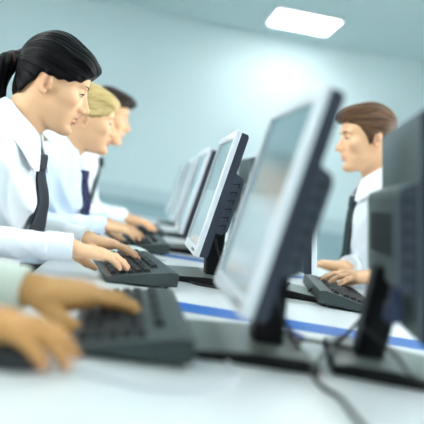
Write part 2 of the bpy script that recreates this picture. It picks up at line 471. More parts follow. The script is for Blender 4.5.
def person(label, cat, loc, rz, D):
    """every point in D is in world coordinates; geometry is built in the person's own frame, facing +x"""
    loc = np.array(loc, float); c, s = math.cos(-rz), math.sin(-rz)
    Rl = np.array([[c, -s, 0], [s, c, 0], [0, 0, 1]])
    L = lambda p: Rl@(np.array(p, float)-loc)
    Ld = lambda p: Rl@np.array(p, float)
    male = D['male']; h = D['h']; hs = D['hs']
    hp = L(D['head']); HR = rot(math.radians(D['hyaw']), math.radians(D['hpitch']), math.radians(D.get('hroll', 0)))
    hf = HEADF[male]
    toh = lambda p: (p-hp)@HR/hs
    fromh = lambda q: hp+HR@np.array(q, float)*hs
    headprim = lambda p: hf(toh(p))*hs
    nb = L(D['neck']); ch = L(D['chest']); hip = L(D['hip'])
    cy = math.radians(D['cyaw']); CR = rot(cy, math.radians(D.get('lean', 8)))
    SL, SR, EL, ER, WL, WR_ = [L(D[k]) for k in ('SL', 'SR', 'EL', 'ER', 'WL', 'WR')]
    br = 1.0 if male else .9
    def torso(F, g, legs):
        F.ell(ch, (.108*br+g, .150*br+g, .165+g), CR, k=.03)
        F.ell(ch+CR@V3(.0, 0, -.15), (.098*br+g, .130*br+g, .15+g), CR, k=.05)
        if not male:
            for sgn in (-1, 1): F.ell(ch+CR@V3(.074, sgn*.055, -.03), (.046+g, .052+g, .056+g), CR, k=.04)
        F.ell((ch+hip)/2+V3(-.01, 0, -.08), (.10*br+g, .135*br+g, .16+g), CR, k=.05)
        for Sh in (SL, SR):
            F.cap(nb+V3(-.005, 0, -.02), Sh, .042+g, .046+g, k=.05)
            F.cap(Sh, ch+CR@V3(0, 0, .04), .050+g, .07+g, k=.05)
    def arm(F, Sh, El, Wr, g, end=1.):
        F.cap(Sh, El, .047*br+g, .040*br+g, k=.03)
        F.cap(El, El+(Wr-El)*end, .040*br+g, (.024*br+g) if end >= 1 else .029*br+g, k=.02)
    def legs(F, g, foot=True):
        for sgn in (-1, 1):
            h0 = hip+V3(.02, sgn*.085, .0); kn = hip+V3(.43, sgn*.10, .0); an = hip+V3(.40, sgn*.10, -.46)
            F.cap(h0, kn, .078+g, .055+g, k=.03); F.cap(kn, an, .052+g, .036+g, k=.03)
            if foot: F.ell(an+V3(.06, 0, -.045), (.115, .04, .035), k=.02)
        F.ell(hip, (.12+g, .165+g, .095+g), k=.04)
    # --- body skin (one continuous surface)
    B = Field()
    torso(B, -.012, True); legs(B, -.006)
    arm(B, SL, EL, WL, -.004); arm(B, SR, ER, WR_, -.004)
    nr = .056 if male else .047
    B.cap(nb+V3(-.01, 0, -.03), fromh((-.018, 0, -.02)), nr+.006, nr, k=.02)
    B.cap(nb+V3(.015, 0, .0), fromh((.010, 0, -.06)), .030, .024, k=.03)
    B.add(headprim, hp, .155*hs, 'u', .012)
    tips = {}
    for side, Wq, th in (('L', WL, -1), ('R', WR_, 1)):
        H = D['hand'+side]
        if H is None: continue
        tips[side] = add_hand(B, Wq, Ld(H['u']), Ld(H.get('n', (0, 0, 1))), th, D['hsize'], H['curl'], H.get('splay', .1), H.get('tcurl', 0))
    pos, q = B.mesh(h)
    extra = []; cols = []
    sk = np.array(lin(D['skin'])); n0 = len(pos)
    hh = toh(pos); ah = hh.copy(); ah[:, 1] = np.abs(ah[:, 1])
    col = np.tile(sk, (n0, 1))
    def blend(mask, rgb):
        nonlocal col
        col = col*(1-mask[:, None])+np.array(lin(rgb))*mask[:, None]
    near_head = (np.linalg.norm(hh, axis=1) < .17)
    lips = np.minimum(f_ell((.094, 0, -.0520), (.012, .0205, .0050))(ah), f_ell((.094, 0, -.0628), (.012, .0180, .0060))(ah))
    blend(near_head*np.clip(-lips/.0015+.4, 0, 1)*.85, D['lips'])
    blend(near_head*np.clip(1-np.linalg.norm((ah-V3(.07, .05, -.02))/V3(.03, .025, .025), axis=1), 0, 1)*.3, D['blush'])
    blend(near_head*np.clip(1-np.linalg.norm((ah-V3(-.008, .078, -.0))/V3(.025, .02, .035), axis=1), 0, 1)*.4, D['blush'])
    for sd in tips:
        for t in tips[sd]:
            blend(np.clip(1-np.linalg.norm(pos-t, axis=1)/.016, 0, 1)*.5, D['blush'])
    mats = [M['skin'], M['eyewhite'], M['iris'], M['lash'], D.get('brow', M['brow'])]
    if D.get('face', True):
        for sg in (-1, 1):
            ec = V3(.0762, sg*.0325, .0105)
            v, f = sphere_np(V3(0, 0, 0), .0124)
            extra.append(([fromh(ec+V3(*p)) for p in v], f, 1))
            g = V3(math.cos(.42), 0, -math.sin(.42))          # gaze lowered to the screen/keys
            v, f = sphere_np(V3(0, 0, 0), .0062, 12, 8)
            extra.append(([fromh(ec+g*.0072+V3(*p)) for p in v], f, 2))
            path = []
            for az in np.linspace(-42, 66, 13):
                a = math.radians(az); e = math.radians(-14+20*math.cos(a*1.15))
                rr = .0143
                path.append(fromh(ec+rr*V3(math.cos(e)*math.cos(a), sg*math.sin(a), math.sin(e)-.02)))
            extra.append((*tube_np(path, [.0005]+[.0017*hs]*11+[.0006]), 3))
            path = []
            for t in np.linspace(0, 1, 12):
                y = sg*(.013+.038*t); z = .0275+.005*math.sin(t*PI*.75)
                xs = np.linspace(.13, .03, 400); P = np.stack([xs, np.full(400, y), np.full(400, z)], 1)
                i = int(np.argmax(hf(P) < 0)); path.append(fromh((xs[i]+.0004, y, z)))
            extra.append((*tube_np(path, [.0010]+[D.get('bw', .0022)*hs]*6+[D.get('bw', .0022)*.85*hs]*3+[.0010, .0005]), 4))
    me = np_mesh('person', pos, q, extra)
    allc = np.concatenate([col]+[np.tile(sk, (len(e[0]), 1)) for e in extra]) if extra else col
    set_color(me, allc)
    body = link('person', me, None, mats)
    body.location = loc; body.rotation_euler = (0, 0, rz); tag(body, label, cat)
    # --- trousers, shoes
    T = Field(); legs(T, .006, False); T.post = lambda d, p: np.maximum(d, (hip[2]-.42)-p[:, 2]+wr(p, .5))
    sdf_obj('trousers', T, max(h, .006), M['trousers'], body)
    for sgn in (-1, 1):
        Fs = Field(); an = hip+V3(.40, sgn*.10, -.46)
        Fs.ell(an+V3(.06, 0, -.05), (.125, .047, .043), k=.02); Fs.cap(an+V3(0, 0, -.03), an+V3(0, 0, .0), .045, k=.02)
        Fs.post = lambda d, p: np.maximum(d, .002-p[:, 2])
        sdf_obj('shoe', Fs, .007, M['shoe'], body)
    # --- shirt
    Fh = Field(); torso(Fh, .004, False)
    for Sh, El, Wq in ((SL, EL, WL), (SR, ER, WR_)): arm(Fh, Sh, El, Wq, D.get('slv', .009), D.get('sle', .93))
    Fh.cap(nb+V3(-.01, 0, -.03), nb+(fromh((-.018, 0, -.02))-nb)*.32, nr+.004, nr+.003, k=.02)
    cuts = [(EL, WL), (ER, WR_)]
    wa = D.get('wr', 1.)
    Fh.post = lambda d, p: d+wr(p, wa)
    shirt = sdf_obj('shirt', Fh, max(h*1.15, .0028), D['shirt'], body)
    for El, Wq in cuts:
        Fc = Field(); ax = (Wq-El)/np.linalg.norm(Wq-El); e = El+(Wq-El)*D.get('sle', .93)
        Fc.cap(e-ax*.03, e+ax*.035, .031*br+D.get('slv', .009)-.001, .030*br+D.get('slv', .009)-.002, k=.003)
        def post(d, p, e=e, ax=ax):
            t = (p-e)@ax; return np.maximum(d, np.abs(t-.004)-.030)
        Fc.post = post
        sdf_obj('cuff', Fc, max(h, .003), D['shirt'], shirt)
    # --- collar
    na = fromh((-.018, 0, -.02))-nb; na /= np.linalg.norm(na)
    fw = CR@V3(1, 0, 0); fw -= na*(fw@na); fw /= np.linalg.norm(fw); lt = np.cross(na, fw)
    Fk = Field(); Fk.ell(nb+na*.03, (.13, .13, .13))
    cs = D.get('collar', 1.)
    def post(d, p):
        r = p-nb; hgt = r@na-.012; a = r@fw; b = r@lt; th = np.abs(np.arctan2(b, a)); rho = np.sqrt((a*.93)**2+b*b)
        t = th/PI
        top = .018+.040*np.minimum(t*1.5, 1); bot = np.interp(th, [0, .16, .40, .9, 1.6, PI], [-.0, -.005, -.060*cs, -.030, .0, .018])
        Rr = nr+.008+.75*np.maximum(top-hgt, 0)
        e = (np.abs(rho-Rr)-.0034)*.8
        e = np.maximum(e, hgt-top); e = np.maximum(e, bot-hgt); e = np.maximum(e, .10-th)
        return e*.8
    Fk.post = post
    sdf_obj('collar', Fk, .0019, D['shirt'], shirt)
    # --- tie
    if D.get('tie'):
        zs = np.linspace(D['knot'], D['tieend'], 26); tw = CR@V3(0, 1, 0); tw[2] = 0; tw /= np.linalg.norm(tw); tn = math.tan(math.radians(D.get('twist', 0))); out = np.array([math.cos(cy), math.sin(cy), 0])
        c0 = ch.copy(); grid = []
        for i, z in enumerate(zs):
            t = i/25; w = (.0165+.0165*min(1, t*1.25))*D.get('tiew', 1)
            row = []
            for b in np.linspace(-1, 1, 7):
                base = V3(c0[0], c0[1], z)+tw*w*b
                ts = np.linspace(.30, -.12, 420); P = base+ts[:, None]*out
                dd = Fh.ev(P); i_ = int(np.argmax(dd < 0)) if (dd < 0).any() else 0
                row.append(ts[i_])
            grid.append((z, w, row))
        G = np.array([g[2] for g in grid]); G = np.tile(G.max(1, keepdims=True), (1, 7))*.6+G*.4
        lv = G[:, 3].copy()
        for i in range(1, len(G)): G[i] = np.maximum(G[i], G[i-1]-.0012)
        k = np.array([1, 2, 3, 2, 1])/9; Gp = np.pad(G, ((2, 2), (0, 0)), 'edge'); G = sum(k[j]*Gp[j:j+len(G)] for j in range(5))
        bm = bmesh.new(); fr, bk = [], []
        for i, (z, w, _) in enumerate(grid):
            rf, rb = [], []
            for j, b in enumerate(np.linspace(-1, 1, 7)):
                p = V3(c0[0], c0[1], z)+tw*w*b
                rf.append(bm.verts.new(p+out*(G[i, j]+.0085-.002*b*b+max(0, tn*w*(b+.3))))); rb.append(bm.verts.new(p+out*(G[i, j]+.001+max(0, tn*w*(b+.3)))))
            fr.append(rf); bk.append(rb)
        for i in range(25):
            for j in range(6):
                bm.faces.new([fr[i][j], fr[i][j+1], fr[i+1][j+1], fr[i+1][j]]); bm.faces.new([bk[i][j], bk[i+1][j], bk[i+1][j+1], bk[i][j+1]])
            for j in (0, 6): bm.faces.new([fr[i][j], fr[i+1][j], bk[i+1][j], bk[i][j]])
        for i in (0, 25):
            for j in range(6): bm.faces.new([fr[i][j], fr[i][j+1], bk[i][j+1], bk[i][j]])
        tie = bm_obj('tie', bm, D['tie'], body, True)
        kp = V3(c0[0], c0[1], zs[0])+out*(G[0, 3]+.006)
        Fn = Field(); KR = rot(cy-math.radians(D.get('twist', 0)), math.radians(-10))
        Fn.add(lambda p: (lambda r: smax(smax(np.abs(r[:, 1])-(.0175+.24*r[:, 2]), np.abs(r[:, 2])-.022, .006), np.abs(r[:, 0])-.010, .008)*.9)((p-kp-V3(0, 0, .004))@KR), kp, .04)
        sdf_obj('tie_knot', Fn, .0022, D['tie'], tie)
    # --- hair
    st = D['hair']
    if st:
        zb = {'tied': ([-.13, -.080, -.062, -.034, -.027, .012, .045, .075, .105, .15], [-.07, -.060, -.045, -.002, .020, .018, .024, .036, .070, .10]),
              'short': ([-.13, -.062, -.045, -.028, .001, .006, .018, .030, .048, .07, .10, .15], [-.058, -.055, -.030, .022, .020, -.012, -.014, .012, .044, .058, .066, .09])}[st]
        Hh = Field()
        big = 0 if st == 'tied' else -.002
        shell = f_ell((-.004, 0, .046 if st == 'short' else .049), (.0975+big if st == 'short' else .093, .0815+big, .0925+big if st == 'short' else .097))
        nape = f_ell((-.042, 0, -.02), (.045, .058, .055))
        def hairf(p):
            qh = toh(p); x, y, z = qh.T
            d = shell(qh); d = smin(d, nape(qh), .02); d = smin(d, hf(qh)-.0045, .006)
            if st == 'tied':
                d = smin(d, f_ell((.064, -.012, .082), (.042, .060, .034), rot(0, math.radians(18)))(qh), .03)
                for a, b, r0, r1 in (((.097, -.010, .084), (.083, -.048, .060), .012, .012), ((.083, -.048, .060), (.055, -.070, .036), .012, .010), ((.055, -.070, .036), (.012, -.079, .026), .010, .006),
                                     ((.095, .030, .078), (.05, .070, .05), .012, .010)):
                    d = smin(d, f_cap(a, b, r0, r1)(qh), .012)
                zz = np.interp(x, *zb)
            else:
                d = smin(d, f_ell((.070, .0, .090), (.050, .056, .030), rot(0, math.radians(12)))(qh), .025)
                zz = np.interp(x, *zb)
            ph = np.arctan2(y, z-.03)
            d = d+.0009*np.sin(ph*48+9*x*10+2*np.sin(ph*11))+.0012*np.sin(ph*17+30*x)
            d = smax(d, (zz-z)*.7+.0012*np.sin(x*240), .004)
            return d*hs*.9
        Hh.add(hairf, hp, .16*hs)
        p, qd = Hh.mesh(max(h, .0024)); me = np_mesh('hair', p, qd)
        qh = toh(p); ph = np.arctan2(qh[:, 1], qh[:, 2]-.03)
        set_vec(me, 'strand', np.stack([ph*26, qh[:, 0]*16, np.zeros(len(ph))], 1))
        hair = link('hair', me, body, [D['hairm']])
        if st == 'tied':
            tp = fromh((-.101, 0, .035)); bm = bmesh.new()
            tl = [L(w) for w in D['tail']]
            path = catmull([fromh((-.075, 0, .045)), tp]+tl, 8); n = len(path)
            rd = [np.interp(i/(n-1), [0, .18, .3, .5, .8, 1], [.022, .013, .020, .026, .021, .004])*hs for i in range(n)]
            Ft = Field()
            for i in range(n-1): Ft.cap(path[i], path[i+1], rd[i], rd[i+1], k=.01)
            for kq in range(5):
                of = V3(random.uniform(-.012, .012), random.uniform(-.016, .016), 0)
                for i in range(n//2, n-1): Ft.cap(path[i]+of*(i/n), path[i+1]+of*((i+1)/n)+(V3(0, 0, -.02-.01*kq) if i == n-2 else 0), rd[i]*.5, rd[i+1]*.4+.001, k=.006)
            Ft.post = lambda d, p: d+.0012*np.sin(p[:, 1]*420+p[:, 0]*330+20*p[:, 2])
            p, qd = Ft.mesh(max(h, .003)); me = np_mesh('ponytail', p, qd)
            set_vec(me, 'strand', np.stack([p[:, 1]*300, p[:, 0]*300, p[:, 2]*18], 1))
            link('ponytail', me, hair, [D['hairm']])
            bm = bmesh.new(); ax = path[9]-path[7]; ax /= np.linalg.norm(ax); u = np.cross(ax, V3(0, 1, 0)); u /= np.linalg.norm(u); w = np.cross(ax, u)
            add_tube(bm, [path[8]+.0165*hs*(math.cos(a)*u+math.sin(a)*w) for a in np.linspace(0, 2*PI, 25)], .0055*hs, 8)
            bm_obj('hair_tie', bm, M['tieband'], hair, True)
    return body

# ------------------------------------------------------------------ room
X0, X1, Y0, Y1, H = -3.2, 4.2, -3.0, 7.82, 2.8
struct(box('floor', (X0, Y0, -.1), (X1, Y1, 0), M['floor']))
struct(box('ceiling', (X0, Y0, H), (X1, Y1, H+.1), M['ceil']))
struct(box('wall_far', (X0-.1, Y1, -.1), (X1+.1, Y1+.1, H+.1), M['wall']))
struct(box('wall_near', (X0-.1, Y0-.1, -.1), (X1+.1, Y0, H+.1), M['wall']))
WZ0, WZ1 = .90, 2.55
k = 0
for side, sx, wins in (('left', X0-.1, [(-.6, 1.2), (3.0, 4.0)]), ('right', X1, [(.2, 2.0), (2.4, 4.2)])):
    bm = bmesh.new()   # unseen side wall with added windows, placed and sized for their light
    add_box(bm, (sx, Y0, -.1), (sx+.1, Y1, WZ0)); add_box(bm, (sx, Y0, WZ1), (sx+.1, Y1, H+.1))
    e = [Y0]+[v for w in wins for v in w]+[Y1]
    for i in range(0, len(e), 2): add_box(bm, (sx, e[i], WZ0), (sx+.1, e[i+1], WZ1))
    struct(bm_obj('wall_'+side, bm, M['wall']))
    for a, b in wins:
        k += 1; bm = bmesh.new(); mid = (a+b)/2; z0, z1 = WZ0, WZ1
        for lo, hi, zl, zh in ((a, a+.06, z0, z1), (b-.06, b, z0, z1), (mid-.03, mid+.03, z0, z1), (a, b, z0, z0+.06), (a, b, z1-.06, z1)):
            add_box(bm, (sx+.025, lo, zl), (sx+.075, hi, zh))
        w = bm_obj('window_%d' % k, bm, M['frame']); struct(w)
        box('pane', (sx+.048, a, z0), (sx+.052, b, z1), M['glass'], w)
struct(box('baseboard_far', (X0, Y1-.02, 0), (X1, Y1, .1), M['trim']))
struct(box('trim_1', (X0, Y1-.30, .80), (X1, Y1, .94), M['trim'], bevel=.01))
struct(box('trim_2', (X0, Y1-.26, 0), (X1, Y1-.02, .80), M['ledge']))

# the seen ceiling lamp, plus added unseen ones laid out for their light
i = 0
for gx in (1.32, -1.28):
    for gy in (7.06, 4.66, 2.26, -.14):
        if gx < 0 and gy > 5: continue
        lp = empty('ceiling_lamp', (gx, gy, H))
        seen = (gx, gy) == (1.32, 7.06)
        tag(lp, 'square recessed ceiling panel lamp glowing white near the far wall' if seen else 'added square ceiling panel lamp outside the picture, placed for its light', 'ceiling lamp', 'square ceiling panel lamps')
        if not seen: lp['group'] = 'added ceiling lamps outside the picture'
        else: del lp['group']
        bm = bmesh.new()
        for lo, hi in (((-.325, -.325), (.325, -.30)), ((-.325, .30), (.325, .325)), ((-.325, -.30), (-.30, .30)), ((.30, -.30), (.325, .30))):
            add_box(bm, (*lo, -.02), (*hi, 0))
        bm_obj('lamp_frame', bm, M['frame'], lp)
        box('diffuser', (-.30, -.30, -.014), (.30, .30, -.004), M['lamp'], lp)

# ------------------------------------------------------------------ desk
DZ = .74; DX0, DX1, DY0, DY1 = -.20, .84, .30, 5.3
desk = empty('desk', ((DX0+DX1)/2, (DY0+DY1)/2, 0)); tag(desk, 'long shared white desk with blue inlaid stripes carrying all the monitors', 'desk')
cx, cyy = (DX0+DX1)/2, (DY0+DY1)/2
box('tabletop', (DX0-cx, DY0-cyy, DZ-.028), (DX1-cx, DY1-cyy, DZ), M['desk'], desk, bevel=.003)
for yc in (1.45, 2.545, 3.65, 4.75):
    bm = bmesh.new(); sl = math.tan(math.radians(-4))
    add_box(bm, (DX0-cx+.001, -.055, DZ-.001), (DX1-cx-.001, .055, DZ+.0006), fn=lambda x, y, z: (x, y+yc-cyy+sl*x, z))
    s_ = bm_obj('inlay_stripe', bm, M['stripe'], desk); s_['label'] = 'blue stripe set into the white top'
for ly in (.45, 1.7, 2.95, 4.1, 5.15):
    for lx in (.20, .44):
        box('leg', (lx-.025-cx, ly-.025-cyy, 0), (lx+.025-cx, ly+.025-cyy, DZ-.028), M['steel'], desk, bevel=.004)

# ------------------------------------------------------------------ monitors
TL = math.radians(9.7)
def pt(x, y, z):           # panel coordinates (front face x=0, bottom z=0) -> monitor coordinates
    return (-.03+x*math.cos(TL)+z*math.sin(TL), y, .077+z*math.cos(TL)-x*math.sin(TL))
def make_monitor():
    r = empty('monitor', (0, 0, 0))
    hw, hh = .1875, .330
    bm = bmesh.new()
    bs, bt, bb = .019, .019, .024
    for lo, hi in (((-hw, 0), (-hw+bs, hh)), ((hw-bs, 0), (hw, hh)), ((-hw+bs, 0), (hw-bs, bb)), ((-hw+bs, hh-bt), (hw-bs, hh))):
        add_box(bm, (0, lo[0], lo[1]), (.0135, hi[0], hi[1]), fn=pt)
    bmesh.ops.remove_doubles(bm, verts=bm.verts[:], dist=1e-5)
    bez = bm_obj('bezel', bm, M['silver'], r); bez['label'] = 'silver screen surround'
    md = bez.modifiers.new('b', 'BEVEL'); md.width = .0025; md.segments = 2; md.limit_method = 'ANGLE'
    bm = bmesh.new()
    a = [bm.verts.new(pt(.006, y, z)) for y, z in ((-hw+bs, bb), (hw-bs, bb), (hw-bs, hh-bt), (-hw+bs, hh-bt))]
    b = [bm.verts.new(pt(.012, y, z)) for y, z in ((-hw+bs, bb), (hw-bs, bb), (hw-bs, hh-bt), (-hw+bs, hh-bt))]
    uv = bm.loops.layers.uv.new('UV')
    f = bm.faces.new(a); 
    for l, c in zip(f.loops, ((0, 0), (1, 0), (1, 1), (0, 1))): l[uv].uv = c
    bm.faces.new(b[::-1])
    for i in range(4): bm.faces.new([a[i], b[i], b[(i+1) % 4], a[(i+1) % 4]])
    bm_obj('screen', bm, M['screen'], r)
    bm = bmesh.new()
    prism(bm, [(.013, .002), (.030, .003), (.034, .009), (.034, hh-.009), (.030, hh-.003), (.013, hh-.002)], -hw+.003, hw-.003, fn=pt)
    bm.faces.ensure_lookup_table(); bm.normal_update()
    for fc in bm.faces:
        if all(v.co.x > pt(.033, 0, 0)[0]+(v.co.z-.077)*math.tan(TL)-.0015 for v in fc.verts): fc.material_index = 1
    hs_ = bm_obj('housing', bm, [M['dark'], M['rear']], r); hs_['label'] = 'dark ribbed panel housing'
    bm = bmesh.new()
    prism(bm, [(.032, .070), (.052, .070), (.062, .082), (.062, .208), (.057, .220), (.032, .230)], -.168, .168, fn=pt)
    for sgn in (-1, 1):
        for i in range(6):
            z = .088+i*.022
            add_box(bm, (.036, sgn*.1672-.0016, z), (.053, sgn*.1672+.0016, z+.0032), 1, fn=lambda x, y, zz: pt(x, y, zz+.35*(x-.036)))
            add_box(bm, (.051, sgn*.1672-.0016, z-.004), (.054, sgn*.1672+.0016, z+.010), 1, fn=pt)
    for i in range(14):
        y = -.12+i*.0185
        add_box(bm, (.0615, y-.003, .12), (.0628, y+.003, .185), 1, fn=pt)
    bm.normal_update()
    for fc in bm.faces:
        if fc.material_index == 0 and abs(fc.normal.y) > .8: fc.material_index = 2  # end faces of the cover get the shaded copy of the rear plastic
    bm_obj('rear_cover', bm, [M['rear'], M['slot'], M['side']], r)
    bm = bmesh.new()
    prism(bm, [(.024, .012), (.068, .012), (.064, .06), (.058, .165), (.030, .165), (.016, .11), (.018, .06)], -.036, .036)
    n = bm_obj('neck', bm, M['neck'], r); md = n.modifiers.new('b', 'BEVEL'); md.width = .008; md.segments = 3
    bm = bmesh.new()
    prism(bm, [(-.078, 0), (.108, 0), (.108, .016), (.08, .021), (.015, .021), (-.070, .014), (-.078, .011)], -.118, .118)
    bmesh.ops.recalc_face_normals(bm, faces=bm.faces[:]); bm.normal_update()
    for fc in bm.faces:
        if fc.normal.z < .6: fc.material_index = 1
    bs_ = bm_obj('base', bm, [M['base'], M['neck']], r); md = bs_.modifiers.new('b', 'BEVEL'); md.width = .004; md.segments = 2; md.limit_method = 'ANGLE'
    for i in range(4):
        box('button', (-.0012, -.150+i*.022, .008), (.002, -.138+i*.022, .014), M['rear'], r, fn=pt)
    tube('cable', [(.030, -.07, .12), (.045, -.075, .08), (.066, -.06, .05), (.084, -.04, .03), (.094, -.03, .02)], .003, M['cable'], r)
    return r
mon = make_monitor()
MON = [
    ((.192, 1.135), 0, 'large blurred foreground monitor facing left, nearest of its row', 'monitors facing left'),
    ((.192, 1.985), 0, 'sharp silver edged monitor facing left in front of the dark haired woman', 'monitors facing left'),
    ((.203, 2.835), 0, 'monitor facing left in front of the blond woman, just behind the sharp one', 'monitors facing left'),
    ((.218, 3.685), 0, 'monitor facing left in front of the dark haired young man, fourth down the row', 'monitors facing left'),
    ((.236, 4.75), 0, 'farthest pale monitor facing left at the end of the row', 'monitors facing left'),
    ((.452, 1.135), math.radians(169), 'dark back of the blurred monitor at the right edge of the picture', 'monitors facing right'),
    ((.448, 1.985), PI, 'monitor facing right in front of the brown haired man, mostly behind the large foreground one', 'monitors facing right'),
    ((.446, 2.835), PI, 'monitor facing right seen as a dark sliver behind the sharp silver edged one', 'monitors facing right'),
]
for i, ((x, y), rz, lab, grp) in enumerate(MON):
    o = mon if i == 0 else copy_tree(mon)
    o.location = (x, y, DZ); o.rotation_euler = (0, 0, rz); tag(o, lab, 'monitor', grp)
    if i == 5:
        bm = bmesh.new(); add_box(bm, (.030, .125, .095), (.052, .158, .125)); add_box(bm, (.033, .128, .125), (.049, .155, .152))
        c_ = bm_obj('connector', bm, M['vga'], o, False, .003); c_['label'] = 'blue video plug'

# ------------------------------------------------------------------ keyboards
def make_keyboard():
    r = empty('keyboard', (0, 0, 0))
    prof = [(-.0825, .004), (-.080, .0), (.0825, .0), (.0825, .031), (.066, .034), (-.070, .0145), (-.0815, .011)]
    lift = lambda x, y, z: (x, y, z+.009*(x+.0825)/.165)
    bm = bmesh.new(); prism(bm, prof, -.2275, .2275, fn=lift)
    c_ = bm_obj('case', bm, M['kb'], r); md = c_.modifiers.new('b', 'BEVEL'); md.width = .003; md.segments = 2; md.limit_method = 'ANGLE'
    for sgn in (-1, 1): box('foot', (.058, sgn*.19-.012, 0), (.066, sgn*.19+.012, .012), M['kb'], r, bevel=.002)
    slope = (.034-.0145+.009*.136/.165)/.136
    def kz(x): return .0145+.009*(.0125/.165)+(x+.07)*slope
    cache = {}
    n = 0
    def key(col, row, w=1.):
        nonlocal n
        p = .0187; y = .208-(col+w/2)*p; x = -.062+row*p
        if w not in cache:
            bm = bmesh.new(); a, b = p*.47, p*w/2-.0006; ta, tb = a-.0028, b-.0028
            lo = [bm.verts.new((sx*a, sy*b, -.002)) for sx, sy in ((-1, -1), (1, -1), (1, 1), (-1, 1))]
            hi = [bm.verts.new((sx*ta-.0006, sy*tb, .0075)) for sx, sy in ((-1, -1), (1, -1), (1, 1), (-1, 1))]
            bm.faces.new(hi)
            for i in range(4): bm.faces.new([lo[i], lo[(i+1) % 4], hi[(i+1) % 4], hi[i]])
            bmesh.ops.recalc_face_normals(bm, faces=bm.faces[:])
            me = bpy.data.meshes.new('key'); bm.to_mesh(me); bm.free(); me.materials.append(M['key']); cache[w] = me
        o = bpy.data.objects.new('key', cache[w]); COL.objects.link(o); o.parent = r
        o.location = (x, y, kz(x)); o.rotation_euler = (0, -math.atan(slope), 0); n += 1
    rows = {4: [1]*13+[2], 3: [1.5]+[1]*12+[1.5], 2: [1.75]+[1]*11+[2.25], 1: [2.25]+[1]*10+[2.75], 0: [1.5, 1.25, 1.25, 6.5, 1.25, 1.25, 1.5]}
    for rw, ws in rows.items():
        c = 0
        for w in ws: key(c, rw, w); c += w
    for c in (0, 2, 3, 4, 5, 6.5, 7.5, 8.5, 9.5, 11, 12, 13, 14): key(c, 5.4 if c < 14 else 5.4)
    for c in (15.4, 16.4, 17.4):
        for rw in (5.4, 4, 3): key(c, rw)
        key(c, 0)
    key(16.4, 1)
    for rw in (4, 3, 2): 
        for c in (18.8, 19.8, 20.8): key(c, rw)
    for c in (18.8, 19.8, 20.8): key(c, 1)
    key(18.8, 0, 2); key(20.8, 0)
    tube('cable', [(.082, .06, .026), (.10, .062, .008), (.12, .075, .0036), (.145, .10, .0036)], .0026, M['cable'], r)
    return r
kb = make_keyboard()
KB = [((.020, 1.160), math.radians(1), 'blurred dark keyboard in the foreground under the brown hands'),
      ((.012, 1.885), math.radians(8), 'dark keyboard under the hands of the dark haired woman'),
      ((.045, 2.720), math.radians(3), 'dark keyboard under the hands of the blond woman'),
      ((.055, 3.500), math.radians(2), 'farthest keyboard under the hands of the dark haired young man'),
      ((.605, 2.010), PI-math.radians(8), 'grey keyboard under the hands of the brown haired man on the right')]
for i, ((x, y), rz, lab) in enumerate(KB):
    o = kb if i == 0 else copy_tree(kb)
    o.location = (x, y, DZ); o.rotation_euler = (0, 0, rz); tag(o, lab, 'keyboard', 'keyboards on the shared desk')

# ------------------------------------------------------------------ mice
def mouse(loc, rz, m, label, cab, cm):
    r = empty('computer_mouse', loc, rz); tag(r, label, 'computer mouse')
    F = Field(); F.ell((0, 0, .008), (.058, .031, .028), k=.01)
    F.post = lambda d, p: smax(d, .0005-p[:, 2], .004)
    sdf_obj('shell', F, .0025, m, r)
    box('button_gap', (.015, -.0009, .026), (.052, .0009, .0345), M['slot'], r, fn=lambda x, y, z: (x, y, z-.0105*((x-.0)/.052)**2-.002))
    F = Field(); F.ell((.030, 0, .031), (.009, .003, .006)); sdf_obj('scroll_wheel', F, .0014, M['slot'], r)
    tube('cable', cab, .0026, cm, r)
    return r
mouse((-.125, .845, DZ), math.radians(8), M['mousedark'], 'dark mouse under the blurred hand at the lower left', [(.056, 0, .008), (.09, -.005, .004), (.16, -.04, .0034), (.23, -.03, .0034), (.29, .03, .0034), (.31, .13, .0034)], M['cablewhite'])
mouse((.015, 2.30, DZ), math.radians(10), M['mouselight'], 'pale green white mouse just beyond the hands of the dark haired woman', [(.056, 0, .008), (.08, .01, .004), (.11, .0, .0034)], M['cablewhite'])

# ------------------------------------------------------------------ loose cables between the rows
def cable(pts, label, m=None, r=.0032):
    pts = [np.array((x, y, DZ+z)) for x, y, z in pts]
    o = tube('cable', pts, r, m or M['cable'], None, 12); tag(o, label, 'cable'); return o
cable([(.277, 1.19, .026), (.282, 1.125, .027), (.314, 1.160, .024), (.350, 1.154, .024), (.392, 1.13, .027), (.434, 1.18, .027)], 'black cable looping across the bases of the two foreground monitors', r=.0034)
cable([(.455, 1.33, .0036), (.391, 1.237, .026), (.345, 1.13, .030), (.310, 1.046, .028), (.278, .985, .014), (.285, .94, .004), (.296, .90, .0036), (.29, .79, .0036), (.285, .55, .0036), (.283, .33, .0036), (.283, .29, -.010), (.283, .283, -.08), (.283, .283, -.40)], 'long black cable crossing between the foreground stands and running off the near edge', r=.0034)
cable([(.296, 1.276, .006), (.294, 1.235, .022), (.296, 1.192, .026), (.305, 1.15, .026)], 'short blue cable beside the foreground monitor stand', M['cableblue'], .004)
cable([(.135, 1.99, .003), (.174, 1.86, .003), (.233, 1.835, .003), (.276, 1.825, .003), (.32, 1.85, .003), (.345, 1.95, .003)], 'thin dark cable lying in front of the sharp monitor base', r=.0028)
cable([(.35, 2.02, .02), (.37, 1.93, .02), (.41, 1.90, .015), (.45, 1.97, .03)], 'dark cable on the stand by the grey keyboard of the right row', r=.003)
cable([(.365, 1.07, .075), (.395, .99, .05), (.43, .985, .024), (.52, .97, .026), (.62, 1.0, .0034), (.74, 1.12, .0034), (.82, 1.20, .0034), (.849, 1.215, -.012), (.852, 1.22, -.08), (.852, 1.22, -.40)], 'dark cable hanging from the monitor at the right edge', r=.003)

